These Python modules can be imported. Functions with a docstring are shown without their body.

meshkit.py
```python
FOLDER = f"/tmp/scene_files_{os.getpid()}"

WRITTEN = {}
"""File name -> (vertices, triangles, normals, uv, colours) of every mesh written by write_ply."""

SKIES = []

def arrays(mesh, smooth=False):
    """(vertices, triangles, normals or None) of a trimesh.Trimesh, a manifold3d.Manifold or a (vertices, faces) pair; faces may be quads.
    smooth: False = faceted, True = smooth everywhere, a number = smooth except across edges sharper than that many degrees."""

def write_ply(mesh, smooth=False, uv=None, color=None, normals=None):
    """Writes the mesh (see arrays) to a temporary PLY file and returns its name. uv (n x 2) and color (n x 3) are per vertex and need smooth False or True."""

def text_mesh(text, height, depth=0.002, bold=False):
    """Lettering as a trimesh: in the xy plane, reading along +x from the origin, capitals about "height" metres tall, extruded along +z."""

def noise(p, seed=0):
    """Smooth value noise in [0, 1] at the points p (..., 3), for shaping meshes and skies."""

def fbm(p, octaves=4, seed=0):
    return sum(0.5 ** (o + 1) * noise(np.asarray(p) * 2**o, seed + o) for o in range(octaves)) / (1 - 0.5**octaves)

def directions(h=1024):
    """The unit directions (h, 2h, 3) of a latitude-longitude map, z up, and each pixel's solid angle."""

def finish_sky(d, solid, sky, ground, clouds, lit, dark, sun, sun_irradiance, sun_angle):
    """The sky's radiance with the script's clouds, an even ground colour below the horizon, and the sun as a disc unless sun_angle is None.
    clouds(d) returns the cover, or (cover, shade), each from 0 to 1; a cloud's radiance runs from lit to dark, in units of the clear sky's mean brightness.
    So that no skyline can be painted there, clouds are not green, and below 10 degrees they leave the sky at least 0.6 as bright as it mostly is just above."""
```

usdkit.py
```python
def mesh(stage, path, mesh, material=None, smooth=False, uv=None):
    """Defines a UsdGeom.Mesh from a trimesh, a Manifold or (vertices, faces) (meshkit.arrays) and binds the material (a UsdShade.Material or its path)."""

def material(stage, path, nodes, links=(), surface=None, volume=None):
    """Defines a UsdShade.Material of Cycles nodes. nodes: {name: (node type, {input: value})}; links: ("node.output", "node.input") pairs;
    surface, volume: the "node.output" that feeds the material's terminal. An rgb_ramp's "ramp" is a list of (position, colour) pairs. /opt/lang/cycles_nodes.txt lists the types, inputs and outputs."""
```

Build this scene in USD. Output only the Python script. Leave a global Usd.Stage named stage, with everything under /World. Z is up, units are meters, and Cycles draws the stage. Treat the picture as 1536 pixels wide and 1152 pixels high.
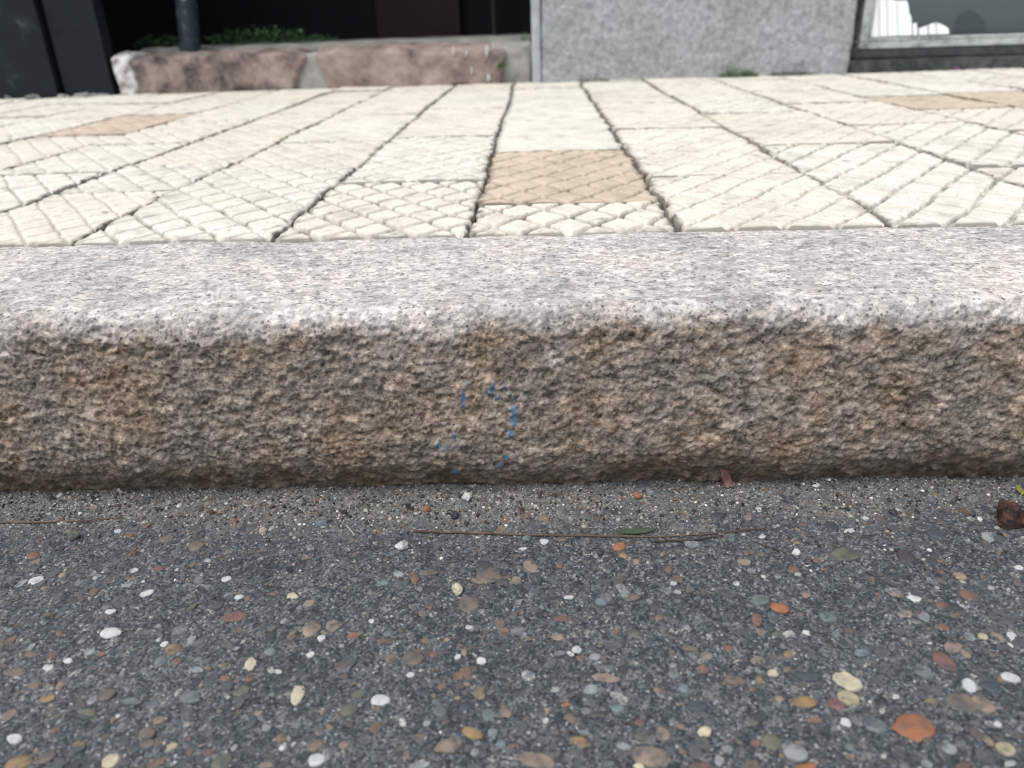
import math, numpy as np, trimesh, usdkit
from meshkit import noise, fbm
from pxr import Usd, UsdGeom, UsdShade, UsdLux, Gf, Sdf, Vt

stage = Usd.Stage.CreateInMemory()
UsdGeom.SetStageUpAxis(stage, UsdGeom.Tokens.z)
UsdGeom.SetStageMetersPerUnit(stage, 1.0)
world = UsdGeom.Xform.Define(stage, '/World')
stage.SetDefaultPrim(world.GetPrim())
UsdGeom.Scope.Define(stage, '/World/Looks')

# ------------------------------------------------------------ camera, sky, sun, exposure
F, CAM_H, CAM_D = 1150.0, 0.30, 0.473            # focal length in photo pixels (1536 wide), height over the road, distance to the kerb foot
PITCH, YAW, ROLL = math.radians(24.9), math.radians(2.39), 0.032
EXPOSURE = 1.32
SKY_STRENGTH, SUN_INTENSITY, SUN_ANGLE = 0.082, 0.27, 50.0
SUN_EL, SUN_AZ = math.radians(66), math.radians(225)    # azimuth = atan2(x, y) of the direction towards the sun
FSTOP, FOCUS = 7.2, 0.56

fwd0 = np.array([-math.sin(YAW), math.cos(YAW), 0.0])
RIGHT = np.array([math.cos(YAW), math.sin(YAW), 0.0])
FWD = fwd0 * math.cos(PITCH) + np.array([0, 0, -math.sin(PITCH)])
UP = np.cross(RIGHT, FWD)
CAM = np.array([0.0, -CAM_D, CAM_H])
r_r = RIGHT * math.cos(ROLL) - UP * math.sin(ROLL)
u_r = RIGHT * math.sin(ROLL) + UP * math.cos(ROLL)

cam = UsdGeom.Camera.Define(stage, '/World/camera')
mtx = Gf.Matrix4d(*r_r, 0, *u_r, 0, *(-FWD), 0, *CAM, 1)
cam.AddTransformOp().Set(mtx)
cam.CreateHorizontalApertureAttr(36.0)
cam.CreateVerticalApertureAttr(27.0)
cam.CreateFocalLengthAttr(36.0 * F / 1536.0)
cam.CreateFStopAttr(FSTOP)
cam.CreateFocusDistanceAttr(FOCUS)
cam.CreateClippingRangeAttr(Gf.Vec2f(0.01, 1000))
cam.CreateExposureAttr(EXPOSURE)

sky_mat = usdkit.material(stage, '/World/Looks/sky', {
    'sky': ('sky_texture', {'sky_type': 'single_scattering', 'sun_disc': False, 'sun_elevation': SUN_EL, 'sun_rotation': SUN_AZ, 'aerosol_density': 2.0}),
    'pale': ('hsv', {'saturation': 0.22, 'value': 1.0, 'fac': 1.0}),
    'tc': ('texture_coordinate', {}),
    'cl': ('noise_texture', {'scale': 2.2, 'detail': 6, 'roughness': 0.55}),
    'cr': ('rgb_ramp', {'ramp': [(0.3, (0.80, 0.81, 0.83)), (0.7, (1.12, 1.12, 1.11))]}),
    'mul': ('mix_color', {'blend_type': 'multiply', 'fac': 1.0, 'use_clamp': False}),
    'bg': ('background_shader', {'strength': SKY_STRENGTH})},
    [('sky.color', 'pale.color'), ('tc.generated', 'cl.vector'), ('cl.fac', 'cr.fac'), ('pale.color', 'mul.a'), ('cr.color', 'mul.b'), ('mul.result', 'bg.color')], surface='bg.background')
dome = UsdLux.DomeLight.Define(stage, '/World/sky')
dome.CreateIntensityAttr(1.0)
UsdShade.MaterialBindingAPI.Apply(dome.GetPrim()).Bind(sky_mat)
dome.GetPrim().SetCustomDataByKey('kind', 'structure')

sun = UsdLux.DistantLight.Define(stage, '/World/sun')
sun.CreateIntensityAttr(SUN_INTENSITY)
sun.CreateAngleAttr(SUN_ANGLE)
sun.CreateNormalizeAttr(True)
sun.CreateColorAttr(Gf.Vec3f(1.0, 0.96, 0.90))
sd = np.array([math.sin(SUN_AZ) * math.cos(SUN_EL), math.cos(SUN_AZ) * math.cos(SUN_EL), math.sin(SUN_EL)])
zx = sd; xx = np.cross([0, 0, 1.0], zx); xx /= np.linalg.norm(xx); yx = np.cross(zx, xx)
sun.AddTransformOp().Set(Gf.Matrix4d(*xx, 0, *yx, 0, *zx, 0, 0, 0, 5, 1))

# ------------------------------------------------------------ geometry of the place
ROAD_Z, ROAD_FALL = -0.0050, 0.0095
KERB_H, KERB_D, SLOPE = 0.1335, 0.206, 0.010     # kerb height, kerb depth, rise of the pavement towards the house
def pave_z(y): return KERB_H + SLOPE * (y - KERB_D)

def ray(px, py):
    x, y = px - 768.0, py - 576.0
    c, s = math.cos(ROLL), math.sin(ROLL)
    x, y = x * c - y * s, x * s + y * c
    d = FWD * F + RIGHT * x - UP * y
    return d / np.linalg.norm(d)
def on_road(px, py):
    d = ray(px, py); return CAM + d * ((ROAD_Z + ROAD_FALL * CAM[0] - CAM[2]) / (d[2] - ROAD_FALL * d[0]))
def on_pave(px, py):
    d = ray(px, py)
    t = (KERB_H + SLOPE * (CAM[1] - KERB_D) - CAM[2]) / (d[2] - SLOPE * d[1])
    return CAM + d * t
def on_depth(px, py, y):
    d = ray(px, py); return CAM + d * ((y - CAM[1]) / d[1])

# ------------------------------------------------------------ helpers
used = {}
def numbered(parent, name):
    k = (parent, name); n = used.get(k, 0); used[k] = n + 1
    return f'{parent}/{name}' if n == 0 else f'{parent}/{name}_{n:03d}'
def path_of(p): return '/World' if p is None else (p if isinstance(p, str) else str(p.GetPath()))
def tag(p, label=None, cat=None, group=None, kind=None):
    p = p.GetPrim() if hasattr(p, 'GetPrim') else p
    for k, v in (('label', label), ('category', cat), ('group', group), ('kind', kind)):
        if v: p.SetCustomDataByKey(k, v)
    return p
def obj(name, mesh, m, parent=None, smooth=35, label=None, kind=None):
    g = usdkit.mesh(stage, numbered(path_of(parent), name), mesh, m, smooth=smooth)
    p = g.GetPrim()
    if label: p.SetCustomDataByKey('label', label)
    if kind: p.SetCustomDataByKey('kind', kind)
    return p
def xf(name, parent=None):
    return UsdGeom.Xform.Define(stage, numbered(path_of(parent), name)).GetPrim()
def primvar(p, name, values):
    UsdGeom.PrimvarsAPI(p).CreatePrimvar(name, Sdf.ValueTypeNames.FloatArray, 'vertex').Set(Vt.FloatArray.FromNumpy(np.asarray(values, np.float32)))

def rot(p, a=(0.61, 0.37, 0.23)):
    """Points turned to an odd angle, so that value noise shows no axes."""
    return np.asarray(p) @ trimesh.transformations.euler_matrix(*a)[:3, :3].T
def nz(p, scale, octaves=1, seed=0):
    q = rot(np.asarray(p, float) * scale, (0.61 + seed * 0.7, 0.37 + seed * 0.31, 0.23 + seed * 1.1))
    return (fbm(q, octaves, seed) if octaves > 1 else noise(q, seed)) - 0.5
def grid_faces(nr, nc):
    i = np.arange((nr - 1) * (nc - 1)); r, c = i // (nc - 1), i % (nc - 1)
    a = r * nc + c
    return np.stack([a, a + 1, a + nc + 1, a + nc], 1)
def graded(lo, hi, step, far_lo, far_hi, grow=1.22):
    xs = list(np.arange(lo, hi + step * 0.5, step)); s = step
    while xs[-1] < far_hi: s *= grow; xs.append(min(xs[-1] + s, far_hi))
    s = step
    while xs[0] > far_lo: s *= grow; xs.insert(0, max(xs[0] - s, far_lo))
    return np.array(xs)
def rough_box(size, res, bevel, amp=0.0, scale=20.0, seed=0, octaves=3):
    """A block with rounded edges and an uneven skin, its base in the middle of the bottom."""
    sx, sy, sz = np.array(size) / 2.0
    V, Fc, n = [], [], 0
    for ax in range(3):
        for sg in (-1, 1):
            a, b = [(1, 2), (2, 0), (0, 1)][ax]
            h = np.array([sx, sy, sz])
            na, nb = max(2, int(2 * h[a] / res) + 2), max(2, int(2 * h[b] / res) + 2)
            A, B = np.meshgrid(np.linspace(-h[a], h[a], na), np.linspace(-h[b], h[b], nb))
            P = np.zeros((A.size, 3)); P[:, a], P[:, b], P[:, ax] = A.ravel(), B.ravel(), sg * h[ax]
            f = grid_faces(nb, na)
            if sg < 0: f = f[:, ::-1]
            V.append(P); Fc.append(f + n); n += len(P)
    P = np.vstack(V); f = np.vstack(Fc)
    inner = np.clip(P, -np.maximum(np.array([sx, sy, sz]) - bevel, 0), np.maximum(np.array([sx, sy, sz]) - bevel, 0))
    d = P - inner; L = np.linalg.norm(d, axis=1, keepdims=True)
    nrm = d / np.maximum(L, 1e-9)
    P = inner + nrm * bevel
    if amp: P = P + nrm * (amp * 2 * nz(P + seed * 3.7, scale, octaves, seed))[:, None]
    P[:, 2] += sz
    t = trimesh.Trimesh(P, np.vstack([f[:, [0, 1, 2]], f[:, [0, 2, 3]]]), process=False)
    t.merge_vertices(digits_vertex=6)
    return t
def pebble(sx, sy, sz, seed, sub=2, rough=0.25, flat=None):
    t = trimesh.creation.icosphere(subdivisions=sub)
    v = t.vertices.copy()
    v *= (1 + rough * 2 * nz(v + seed * 5.3, 1.3, 2, seed % 13) + rough * 1.2 * nz(v + seed * 2.9, 3.1, 1, seed % 7))[:, None]
    if flat is not None: v[:, 2] = np.where(v[:, 2] > flat, flat + (v[:, 2] - flat) * 0.15, v[:, 2])
    v *= [sx, sy, sz]
    return trimesh.Trimesh(v, t.faces, process=False)
def moved(t, loc, rz=0.0, rx=0.0, ry=0.0):
    t = t.copy(); t.apply_transform(trimesh.transformations.euler_matrix(rx, ry, rz)); t.apply_translation(loc); return t
def tube(pts, radii, sides=7):
    pts = np.asarray(pts, float); n = len(pts)
    tg = np.gradient(pts, axis=0); tg /= np.linalg.norm(tg, axis=1, keepdims=True)
    ref = np.array([0, 0, 1.0]) if abs(tg[0][2]) < 0.9 else np.array([1.0, 0, 0])
    u = np.cross(tg, ref); u /= np.linalg.norm(u, axis=1, keepdims=True); w = np.cross(u, tg)
    a = np.linspace(0, 2 * np.pi, sides, endpoint=False)
    rad = np.broadcast_to(radii, n)
    V = (pts[:, None] + rad[:, None, None] * (np.cos(a)[None, :, None] * u[:, None] + np.sin(a)[None, :, None] * w[:, None])).reshape(-1, 3)
    f = []
    for i in range(n - 1):
        for j in range(sides):
            k = (j + 1) % sides
            f += [[i * sides + j, (i + 1) * sides + j, (i + 1) * sides + k], [i * sides + j, (i + 1) * sides + k, i * sides + k]]
    V = np.vstack([V, pts[0], pts[-1]]); c0, c1 = n * sides, n * sides + 1
    for j in range(sides):
        k = (j + 1) % sides
        f += [[c0, j, k], [c1, (n - 1) * sides + k, (n - 1) * sides + j]]
    return trimesh.Trimesh(V, f, process=False)

# ------------------------------------------------------------ materials
def lin(*c): return tuple(c)
def mat_noise(name, ramp, scale, detail=4, rough=0.8, bump=0.3, bump_scale=None, bump_dist=0.001, roughness_noise=0.6, spec=0.3):
    """A mottled solid: one noise through a ramp, a second finer one as relief."""
    return usdkit.material(stage, f'/World/Looks/{name}', {
        'g': ('geometry', {}),
        'n': ('noise_texture', {'scale': scale, 'detail': detail, 'roughness': roughness_noise}),
        'r': ('rgb_ramp', {'ramp': ramp}),
        'n2': ('noise_texture', {'scale': bump_scale or scale * 4, 'detail': 3, 'roughness': 0.6}),
        'b': ('bump', {'strength': bump, 'distance': bump_dist}),
        'p': ('principled_bsdf', {'roughness': rough, 'specular_ior_level': spec})},
        [('g.position', 'n.vector'), ('n.fac', 'r.fac'), ('r.color', 'p.base_color'), ('g.position', 'n2.vector'), ('n2.fac', 'b.height'), ('b.normal', 'p.normal')], surface='p.BSDF')

kerb_mat = usdkit.material(stage, '/World/Looks/kerb_granite', {
    'g': ('geometry', {}),
    'mp': ('mapping', {'scale': (0.75, 1.0, 1.45)}),
    # grain of the hewn face and of the worn top
    'na': ('noise_texture', {'scale': 125.0, 'detail': 9, 'roughness': 0.78}),
    'fr': ('rgb_ramp', {'ramp': [(0.33, (0.038, 0.036, 0.033)), (0.42, (0.122, 0.108, 0.095)), (0.49, (0.235, 0.208, 0.186)), (0.56, (0.34, 0.302, 0.272)), (0.64, (0.50, 0.455, 0.415)), (0.75, (0.62, 0.58, 0.54))]}),
    'tr': ('rgb_ramp', {'ramp': [(0.32, (0.16, 0.16, 0.165)), (0.41, (0.35, 0.345, 0.345)), (0.50, (0.51, 0.495, 0.49)), (0.59, (0.62, 0.595, 0.585)), (0.71, (0.74, 0.73, 0.725))]}),
    'v': ('voronoi_texture', {'scale': 560.0, 'randomness': 1.0}),
    'vs': ('separate_color', {}),
    'vr': ('rgb_ramp', {'ramp': [(0.0, (0.34, 0.34, 0.35)), (0.05, (0.6, 0.6, 0.6)), (0.10, (0.95, 0.95, 0.95)), (0.9, (1.0, 1.0, 1.0)), (1.0, (1.2, 1.19, 1.18))]}),
    # patches of brown and of grey grime with outlines of their own on the rough face
    'n1': ('noise_texture', {'scale': 19.0, 'detail': 7, 'roughness': 0.68}),
    'r1': ('rgb_ramp', {'ramp': [(0.36, (0.70, 0.70, 0.68)), (0.46, (0.86, 0.83, 0.80)), (0.56, (0.90, 0.81, 0.71)), (0.64, (0.90, 0.76, 0.63)), (0.74, (0.84, 0.65, 0.49))]}),
    'n3': ('noise_texture', {'scale': 11.0, 'detail': 4, 'roughness': 0.6}),
    'r3': ('rgb_ramp', {'ramp': [(0.36, (0.76, 0.78, 0.80)), (0.50, (1.0, 1.0, 1.0)), (0.66, (1.10, 1.04, 1.0))]}),
    'face': ('attribute', {'attribute': 'dirt'}),
    'm1': ('mix_color', {'blend_type': 'multiply', 'fac': 1.0, 'use_clamp': False}),
    'top': ('mix_color', {'blend_type': 'multiply', 'fac': 1.0, 'use_clamp': False}),
    'm2': ('mix_color', {'fac': 0.5, 'use_clamp': True}),
    'm3': ('mix_color', {'blend_type': 'multiply', 'fac': 1.0, 'use_clamp': False}),
    'c': ('voronoi_texture', {'scale': 270.0}), 'cs': ('separate_color', {}), 'cr': ('rgb_ramp', {'ramp': [(0, (.66, .66, .66)), (.2, (.86, .855, .85)), (.55, (1.0, 1.0, 1.0)), (.8, (1.10, 1.05, 1.02)), (1, (1.28, 1.26, 1.24))]}), 'm3b': ('mix_color', {'blend_type': 'multiply', 'fac': 1.0, 'use_clamp': False}),
    # the muddy band that passing water left at the foot
    'foot': ('attribute', {'attribute': 'mud'}),
    'm4': ('mix_color', {'b': (0.055, 0.038, 0.024)}),
    'paint': ('attribute', {'attribute': 'paint'}),
    'm5': ('mix_color', {'b': (0.045, 0.15, 0.27)}),
    'nb': ('noise_texture', {'scale': 520.0, 'detail': 4, 'roughness': 0.65}),
    'b': ('bump', {'strength': 0.55, 'distance': 0.0016}),
    'p': ('principled_bsdf', {'roughness': 0.82, 'specular_ior_level': 0.3})},
    [('g.position', 'mp.vector'), ('mp.vector', 'na.vector'), ('na.fac', 'fr.fac'), ('na.fac', 'tr.fac'), ('g.position', 'v.vector'), ('v.color', 'vs.color'), ('vs.r', 'vr.fac'),
     ('g.position', 'n1.vector'), ('n1.fac', 'r1.fac'), ('g.position', 'n3.vector'), ('n3.fac', 'r3.fac'),
     ('fr.color', 'm1.a'), ('r1.color', 'm1.b'), ('tr.color', 'top.a'), ('r3.color', 'top.b'), ('face.fac', 'm2.fac'), ('top.result', 'm2.a'), ('m1.result', 'm2.b'),
     ('m2.result', 'm3.a'), ('vr.color', 'm3.b'), ('g.position', 'c.vector'), ('c.color', 'cs.color'), ('cs.r', 'cr.fac'), ('m3.result', 'm3b.a'), ('cr.color', 'm3b.b'), ('m3b.result', 'm4.a'), ('foot.fac', 'm4.fac'), ('m4.result', 'm5.a'), ('paint.fac', 'm5.fac'), ('m5.result', 'p.base_color'),
     ('g.position', 'nb.vector'), ('nb.fac', 'b.height'), ('b.normal', 'p.normal')], surface='p.BSDF')

asphalt_mat = usdkit.material(stage, '/World/Looks/asphalt', {
    'g': ('geometry', {}),
    'v': ('voronoi_texture', {'scale': 850.0, 'randomness': 1.0}),
    'vs': ('separate_color', {}),
    'vr': ('rgb_ramp', {'ramp': [(0.0, (0.016, 0.021, 0.027)), (0.40, (0.046, 0.054, 0.063)), (0.75, (0.085, 0.095, 0.104)), (0.95, (0.130, 0.140, 0.147)), (1.0, (0.27, 0.28, 0.285))]}),
    'w': ('voronoi_texture', {'scale': 260.0, 'randomness': 1.0}),
    'ws': ('separate_color', {}),
    'wr': ('rgb_ramp', {'ramp': [(0.0, (0.65, 0.67, 0.70)), (0.5, (0.95, 0.97, 1.0)), (0.85, (1.25, 1.2, 1.15)), (1.0, (1.7, 1.55, 1.4))]}),
    'n': ('noise_texture', {'scale': 14.0, 'detail': 5, 'roughness': 0.6}),
    'nr': ('rgb_ramp', {'ramp': [(0.35, (0.78, 0.80, 0.84)), (0.65, (1.2, 1.18, 1.15))]}),
    'm1': ('mix_color', {'blend_type': 'multiply', 'fac': 1.0, 'use_clamp': False}),
    'm2': ('mix_color', {'blend_type': 'multiply', 'fac': 1.0, 'use_clamp': False}),
    'du': ('attribute', {'attribute': 'dust'}), 'm3': ('mix_color', {}),
    'dn': ('noise_texture', {'scale': 620.0, 'detail': 4, 'roughness': .75}), 'dr': ('rgb_ramp', {'ramp': [(.32, (.05, .053, .058)), (.48, (.135, .137, .137)), (.62, (.22, .215, .208)), (.75, (.42, .41, .39))]}),
    'nb': ('noise_texture', {'scale': 700.0, 'detail': 4, 'roughness': 0.65}),
    'b': ('bump', {'strength': 0.6, 'distance': 0.0012}),
    'p': ('principled_bsdf', {'roughness': 0.62, 'specular_ior_level': 0.4})},
    [('g.position', 'v.vector'), ('v.color', 'vs.color'), ('vs.r', 'vr.fac'), ('g.position', 'w.vector'), ('w.color', 'ws.color'), ('ws.g', 'wr.fac'), ('g.position', 'n.vector'), ('n.fac', 'nr.fac'),
     ('vr.color', 'm1.a'), ('wr.color', 'm1.b'), ('m1.result', 'm2.a'), ('nr.color', 'm2.b'), ('m2.result', 'm3.a'), ('g.position', 'dn.vector'), ('dn.fac', 'dr.fac'), ('dr.color', 'm3.b'), ('du.fac', 'm3.fac'), ('m3.result', 'p.base_color'), ('g.position', 'nb.vector'), ('nb.fac', 'b.height'), ('b.normal', 'p.normal')], surface='p.BSDF')

FILM = (.045, .055, .065)
def stone_mat(name, c):
    c = np.array(c); bright = max(c) > 0.45 or name == 'orange'
    return usdkit.material(stage, f'/World/Looks/stone_{name}', {
        'g': ('geometry', {}),
        'n': ('noise_texture', {'scale': 300, 'detail': 4, 'roughness': .65}),
        'r': ('rgb_ramp', {'ramp': [(0.3, tuple(c * 0.6)), (0.5, tuple(c)), (0.72, tuple(np.minimum(c * 1.25, 0.8)))]}),
        'f': ('noise_texture', {'scale': 150, 'detail': 6, 'roughness': .72}),
        'fr': ('rgb_ramp', {'ramp': [(0.36, (0.05,) * 3), (0.50, (.16 if bright else .45,) * 3), (0.60, (.50 if bright else .88,) * 3), (0.75, (.9,) * 3)]}),
        'm': ('mix_color', {'b': FILM}),
        'n2': ('noise_texture', {'scale': 900, 'detail': 3}), 'b': ('bump', {'strength': .4, 'distance': .0008}),
        'p': ('principled_bsdf', {'roughness': .6, 'specular_ior_level': .4})},
        [('g.position', 'n.vector'), ('n.fac', 'r.fac'), ('g.position', 'f.vector'), ('f.fac', 'fr.fac'), ('r.color', 'm.a'), ('fr.color', 'm.fac'), ('m.result', 'p.base_color'), ('g.position', 'n2.vector'), ('n2.fac', 'b.height'), ('b.normal', 'p.normal')], surface='p.BSDF')
STONE = {k: stone_mat(k, c) for k, c in dict(
    white=(.50, .52, .52), cream=(.50, .45, .33), light=(.31, .33, .33), grey=(.16, .175, .19), tan=(.31, .235, .17), brown=(.18, .14, .11), rust=(.22, .12, .08),
    orange=(.30, .12, .055), ochre=(.31, .20, .09), yellow=(.42, .375, .23), red=(.25, .11, .085), pink=(.31, .215, .185), brick=(.20, .095, .075), olive=(.15, .145, .10),
    black=(.018, .02, .022), slate=(.05, .065, .08), blue=(.17, .22, .25), green=(.17, .21, .195), plum=(.06, .045, .05)).items()}
def random_stone(name, ramp, rough=0.65, film=0.0):
    return usdkit.material(stage, f'/World/Looks/{name}', {
        'o': ('object_info', {}), 'r': ('rgb_ramp', {'ramp': ramp, 'interpolate': False}), 'g': ('geometry', {}),
        'f': ('noise_texture', {'scale': 330, 'detail': 5, 'roughness': .7}), 'fr': ('rgb_ramp', {'ramp': [(0.35, (0,) * 3), (0.52, (film,) * 3), (0.70, (min(1, film * 1.8),) * 3)]}),
        'm': ('mix_color', {'b': FILM}), 'p': ('principled_bsdf', {'roughness': rough, 'specular_ior_level': 0.4})},
        [('o.random', 'r.fac'), ('g.position', 'f.vector'), ('f.fac', 'fr.fac'), ('r.color', 'm.a'), ('fr.color', 'm.fac'), ('m.result', 'p.base_color')], surface='p.BSDF')
chip_mat = random_stone('chippings', [(0.0, (.035, .038, .042)), (.14, (.075, .08, .085)), (.32, (.10, .105, .11)), (.46, (.13, .13, .13)), (.58, (.17, .175, .18)), (.68, (.11, .085, .07)), (.77, (.17, .115, .08)), (.83, (.22, .12, .08)), (.87, (.26, .19, .12)), (.91, (.25, .26, .26)), (.965, (.38, .385, .37)), (.990, (.60, .60, .58))], .65, .55)
grit_mat = random_stone('grit', [(0.0, (.025, .026, .028)), (.25, (.09, .09, .092)), (.45, (.17, .168, .162)), (.65, (.24, .225, .205)), (.80, (.16, .11, .075)), (.87, (.31, .30, .28)), (.97, (.58, .57, .55))])

def tile_mat(name, c):
    c = np.array(c)
    return usdkit.material(stage, f'/World/Looks/{name}', {
        'g': ('geometry', {}),
        'n': ('noise_texture', {'scale': 24.0, 'detail': 5, 'roughness': 0.6}),
        'r': ('rgb_ramp', {'ramp': [(0.30, tuple(c * 0.74)), (0.42, tuple(c * .93)), (0.52, tuple(c)), (0.68, tuple(np.minimum(c * 1.07, 0.82)))]}),
        'a': ('attribute', {'attribute': 'dirt'}),
        'm': ('mix_color', {'b': tuple(c * np.array([0.19, 0.187, 0.175]))}),
        'v': ('voronoi_texture', {'scale': 420.0}),
        'vs': ('separate_color', {}),
        'vr': ('rgb_ramp', {'ramp': [(0.0, (0.72, 0.70, 0.66)), (0.06, (0.97, 0.97, 0.97)), (1.0, (1.03, 1.03, 1.03))]}),
        'm2': ('mix_color', {'blend_type': 'multiply', 'fac': 1.0, 'use_clamp': False}),
        'n2': ('noise_texture', {'scale': 260.0, 'detail': 4, 'roughness': 0.65}),
        'b': ('bump', {'strength': 0.4, 'distance': 0.0012}),
        'p': ('principled_bsdf', {'roughness': 0.75, 'specular_ior_level': 0.3})},
        [('g.position', 'n.vector'), ('n.fac', 'r.fac'), ('r.color', 'm.a'), ('a.fac', 'm.fac'), ('g.position', 'v.vector'), ('v.color', 'vs.color'), ('vs.r', 'vr.fac'), ('m.result', 'm2.a'), ('vr.color', 'm2.b'),
         ('m2.result', 'p.base_color'), ('g.position', 'n2.vector'), ('n2.fac', 'b.height'), ('b.normal', 'p.normal')], surface='p.BSDF')
TILE = {'cream': tile_mat('tile_cream', (.655, .615, .555)), 'pale': tile_mat('tile_pale', (.65, .622, .570)), 'warm': tile_mat('tile_warm', (.645, .602, .537)),
        'tan': tile_mat('tile_tan', (.525, .445, .36)), 'pink': tile_mat('tile_pink', (.55, .45, .375))}
joint_mat = mat_noise('joint_dirt', [(0.3, (.035, .036, .032)), (0.47, (.095, .095, .085)), (0.6, (.16, .16, .14)), (0.75, (.34, .33, .30))], 180, 5, 0.95, 0.8, 500, 0.003)

wall_granite = usdkit.material(stage, '/World/Looks/wall_granite', {
    'g': ('geometry', {}),
    'n': ('noise_texture', {'scale': 64.0, 'detail': 9, 'roughness': .78}),
    'r': ('rgb_ramp', {'ramp': [(.31, (.13, .138, .145)), (.42, (.235, .248, .256)), (.52, (.315, .328, .336)), (.62, (.40, .412, .42)), (.74, (.62, .62, .615))]}),
    'w': ('noise_texture', {'scale': 6.0, 'detail': 5, 'roughness': .6}),
    'wr': ('rgb_ramp', {'ramp': [(.35, (.90, .87, .82)), (.5, (.99, .99, .98)), (.66, (1.05, 1.07, 1.09))]}),
    'm': ('mix_color', {'blend_type': 'multiply', 'fac': 1.0, 'use_clamp': False}),
    'nb': ('noise_texture', {'scale': 140.0, 'detail': 4, 'roughness': .65}), 'b': ('bump', {'strength': .9, 'distance': .005}),
    'p': ('principled_bsdf', {'roughness': .85, 'specular_ior_level': .3})},
    [('g.position', 'n.vector'), ('n.fac', 'r.fac'), ('g.position', 'w.vector'), ('w.fac', 'wr.fac'), ('r.color', 'm.a'), ('wr.color', 'm.b'), ('m.result', 'p.base_color'), ('g.position', 'nb.vector'), ('nb.fac', 'b.height'), ('b.normal', 'p.normal')], surface='p.BSDF')
edge_granite = mat_noise('edge_granite', [(.3, (.25, .275, .29)), (.7, (.36, .385, .40))], 30, 4, .8, .4, 200)
sandstone = mat_noise('step_stone', [(.32, (.08, .066, .060)), (.43, (.19, .15, .135)), (.55, (.265, .215, .192)), (.70, (.34, .29, .26))], 13, 7, .9, .7, 90, .004, .66)
sandstone_dark = mat_noise('step_stone_worn', [(.34, (.04, .036, .034)), (.45, (.13, .105, .095)), (.57, (.24, .19, .168)), (.72, (.33, .27, .235))], 15, 7, .9, .7, 90, .004, .68)
mortar = mat_noise('mortar', [(.3, (.21, .212, .195)), (.6, (.30, .30, .28)), (.75, (.38, .38, .355))], 24, 5, .92, .5, 140, .002)
whitewash = mat_noise('flaking_white', [(.40, (.20, .175, .16)), (.50, (.40, .40, .395)), (.68, (.60, .615, .62))], 42, 6, .85, .5, 160, .002)
slab = mat_noise('step_slab', [(.3, (.16, .17, .155)), (.7, (.30, .30, .28))], 15, 5, .9, .5, 100, .003)
navy = mat_noise('navy_paint', [(.3, (.003, .005, .008)), (.58, (.006, .010, .015)), (.68, (.018, .026, .033)), (.74, (.10, .12, .13))], 13, 6, .6, .25, 60, .001, .65, .2)
pipe_paint = mat_noise('blue_black_paint', [(.3, (.006, .011, .017)), (.54, (.012, .023, .032)), (.62, (.04, .065, .08)), (.68, (.32, .36, .38))], 40, 6, .5, .25, 80, .001, .65, .3)
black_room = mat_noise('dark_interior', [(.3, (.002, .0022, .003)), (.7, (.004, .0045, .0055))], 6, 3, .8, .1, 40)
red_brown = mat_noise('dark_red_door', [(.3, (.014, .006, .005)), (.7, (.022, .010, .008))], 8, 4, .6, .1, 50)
frame_paint = mat_noise('weathered_frame', [(.32, (.13, .15, .14)), (.47, (.33, .36, .345)), (.62, (.43, .46, .445)), (.75, (.52, .55, .54))], 26, 7, .7, .5, 120, .002, .7)
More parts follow.
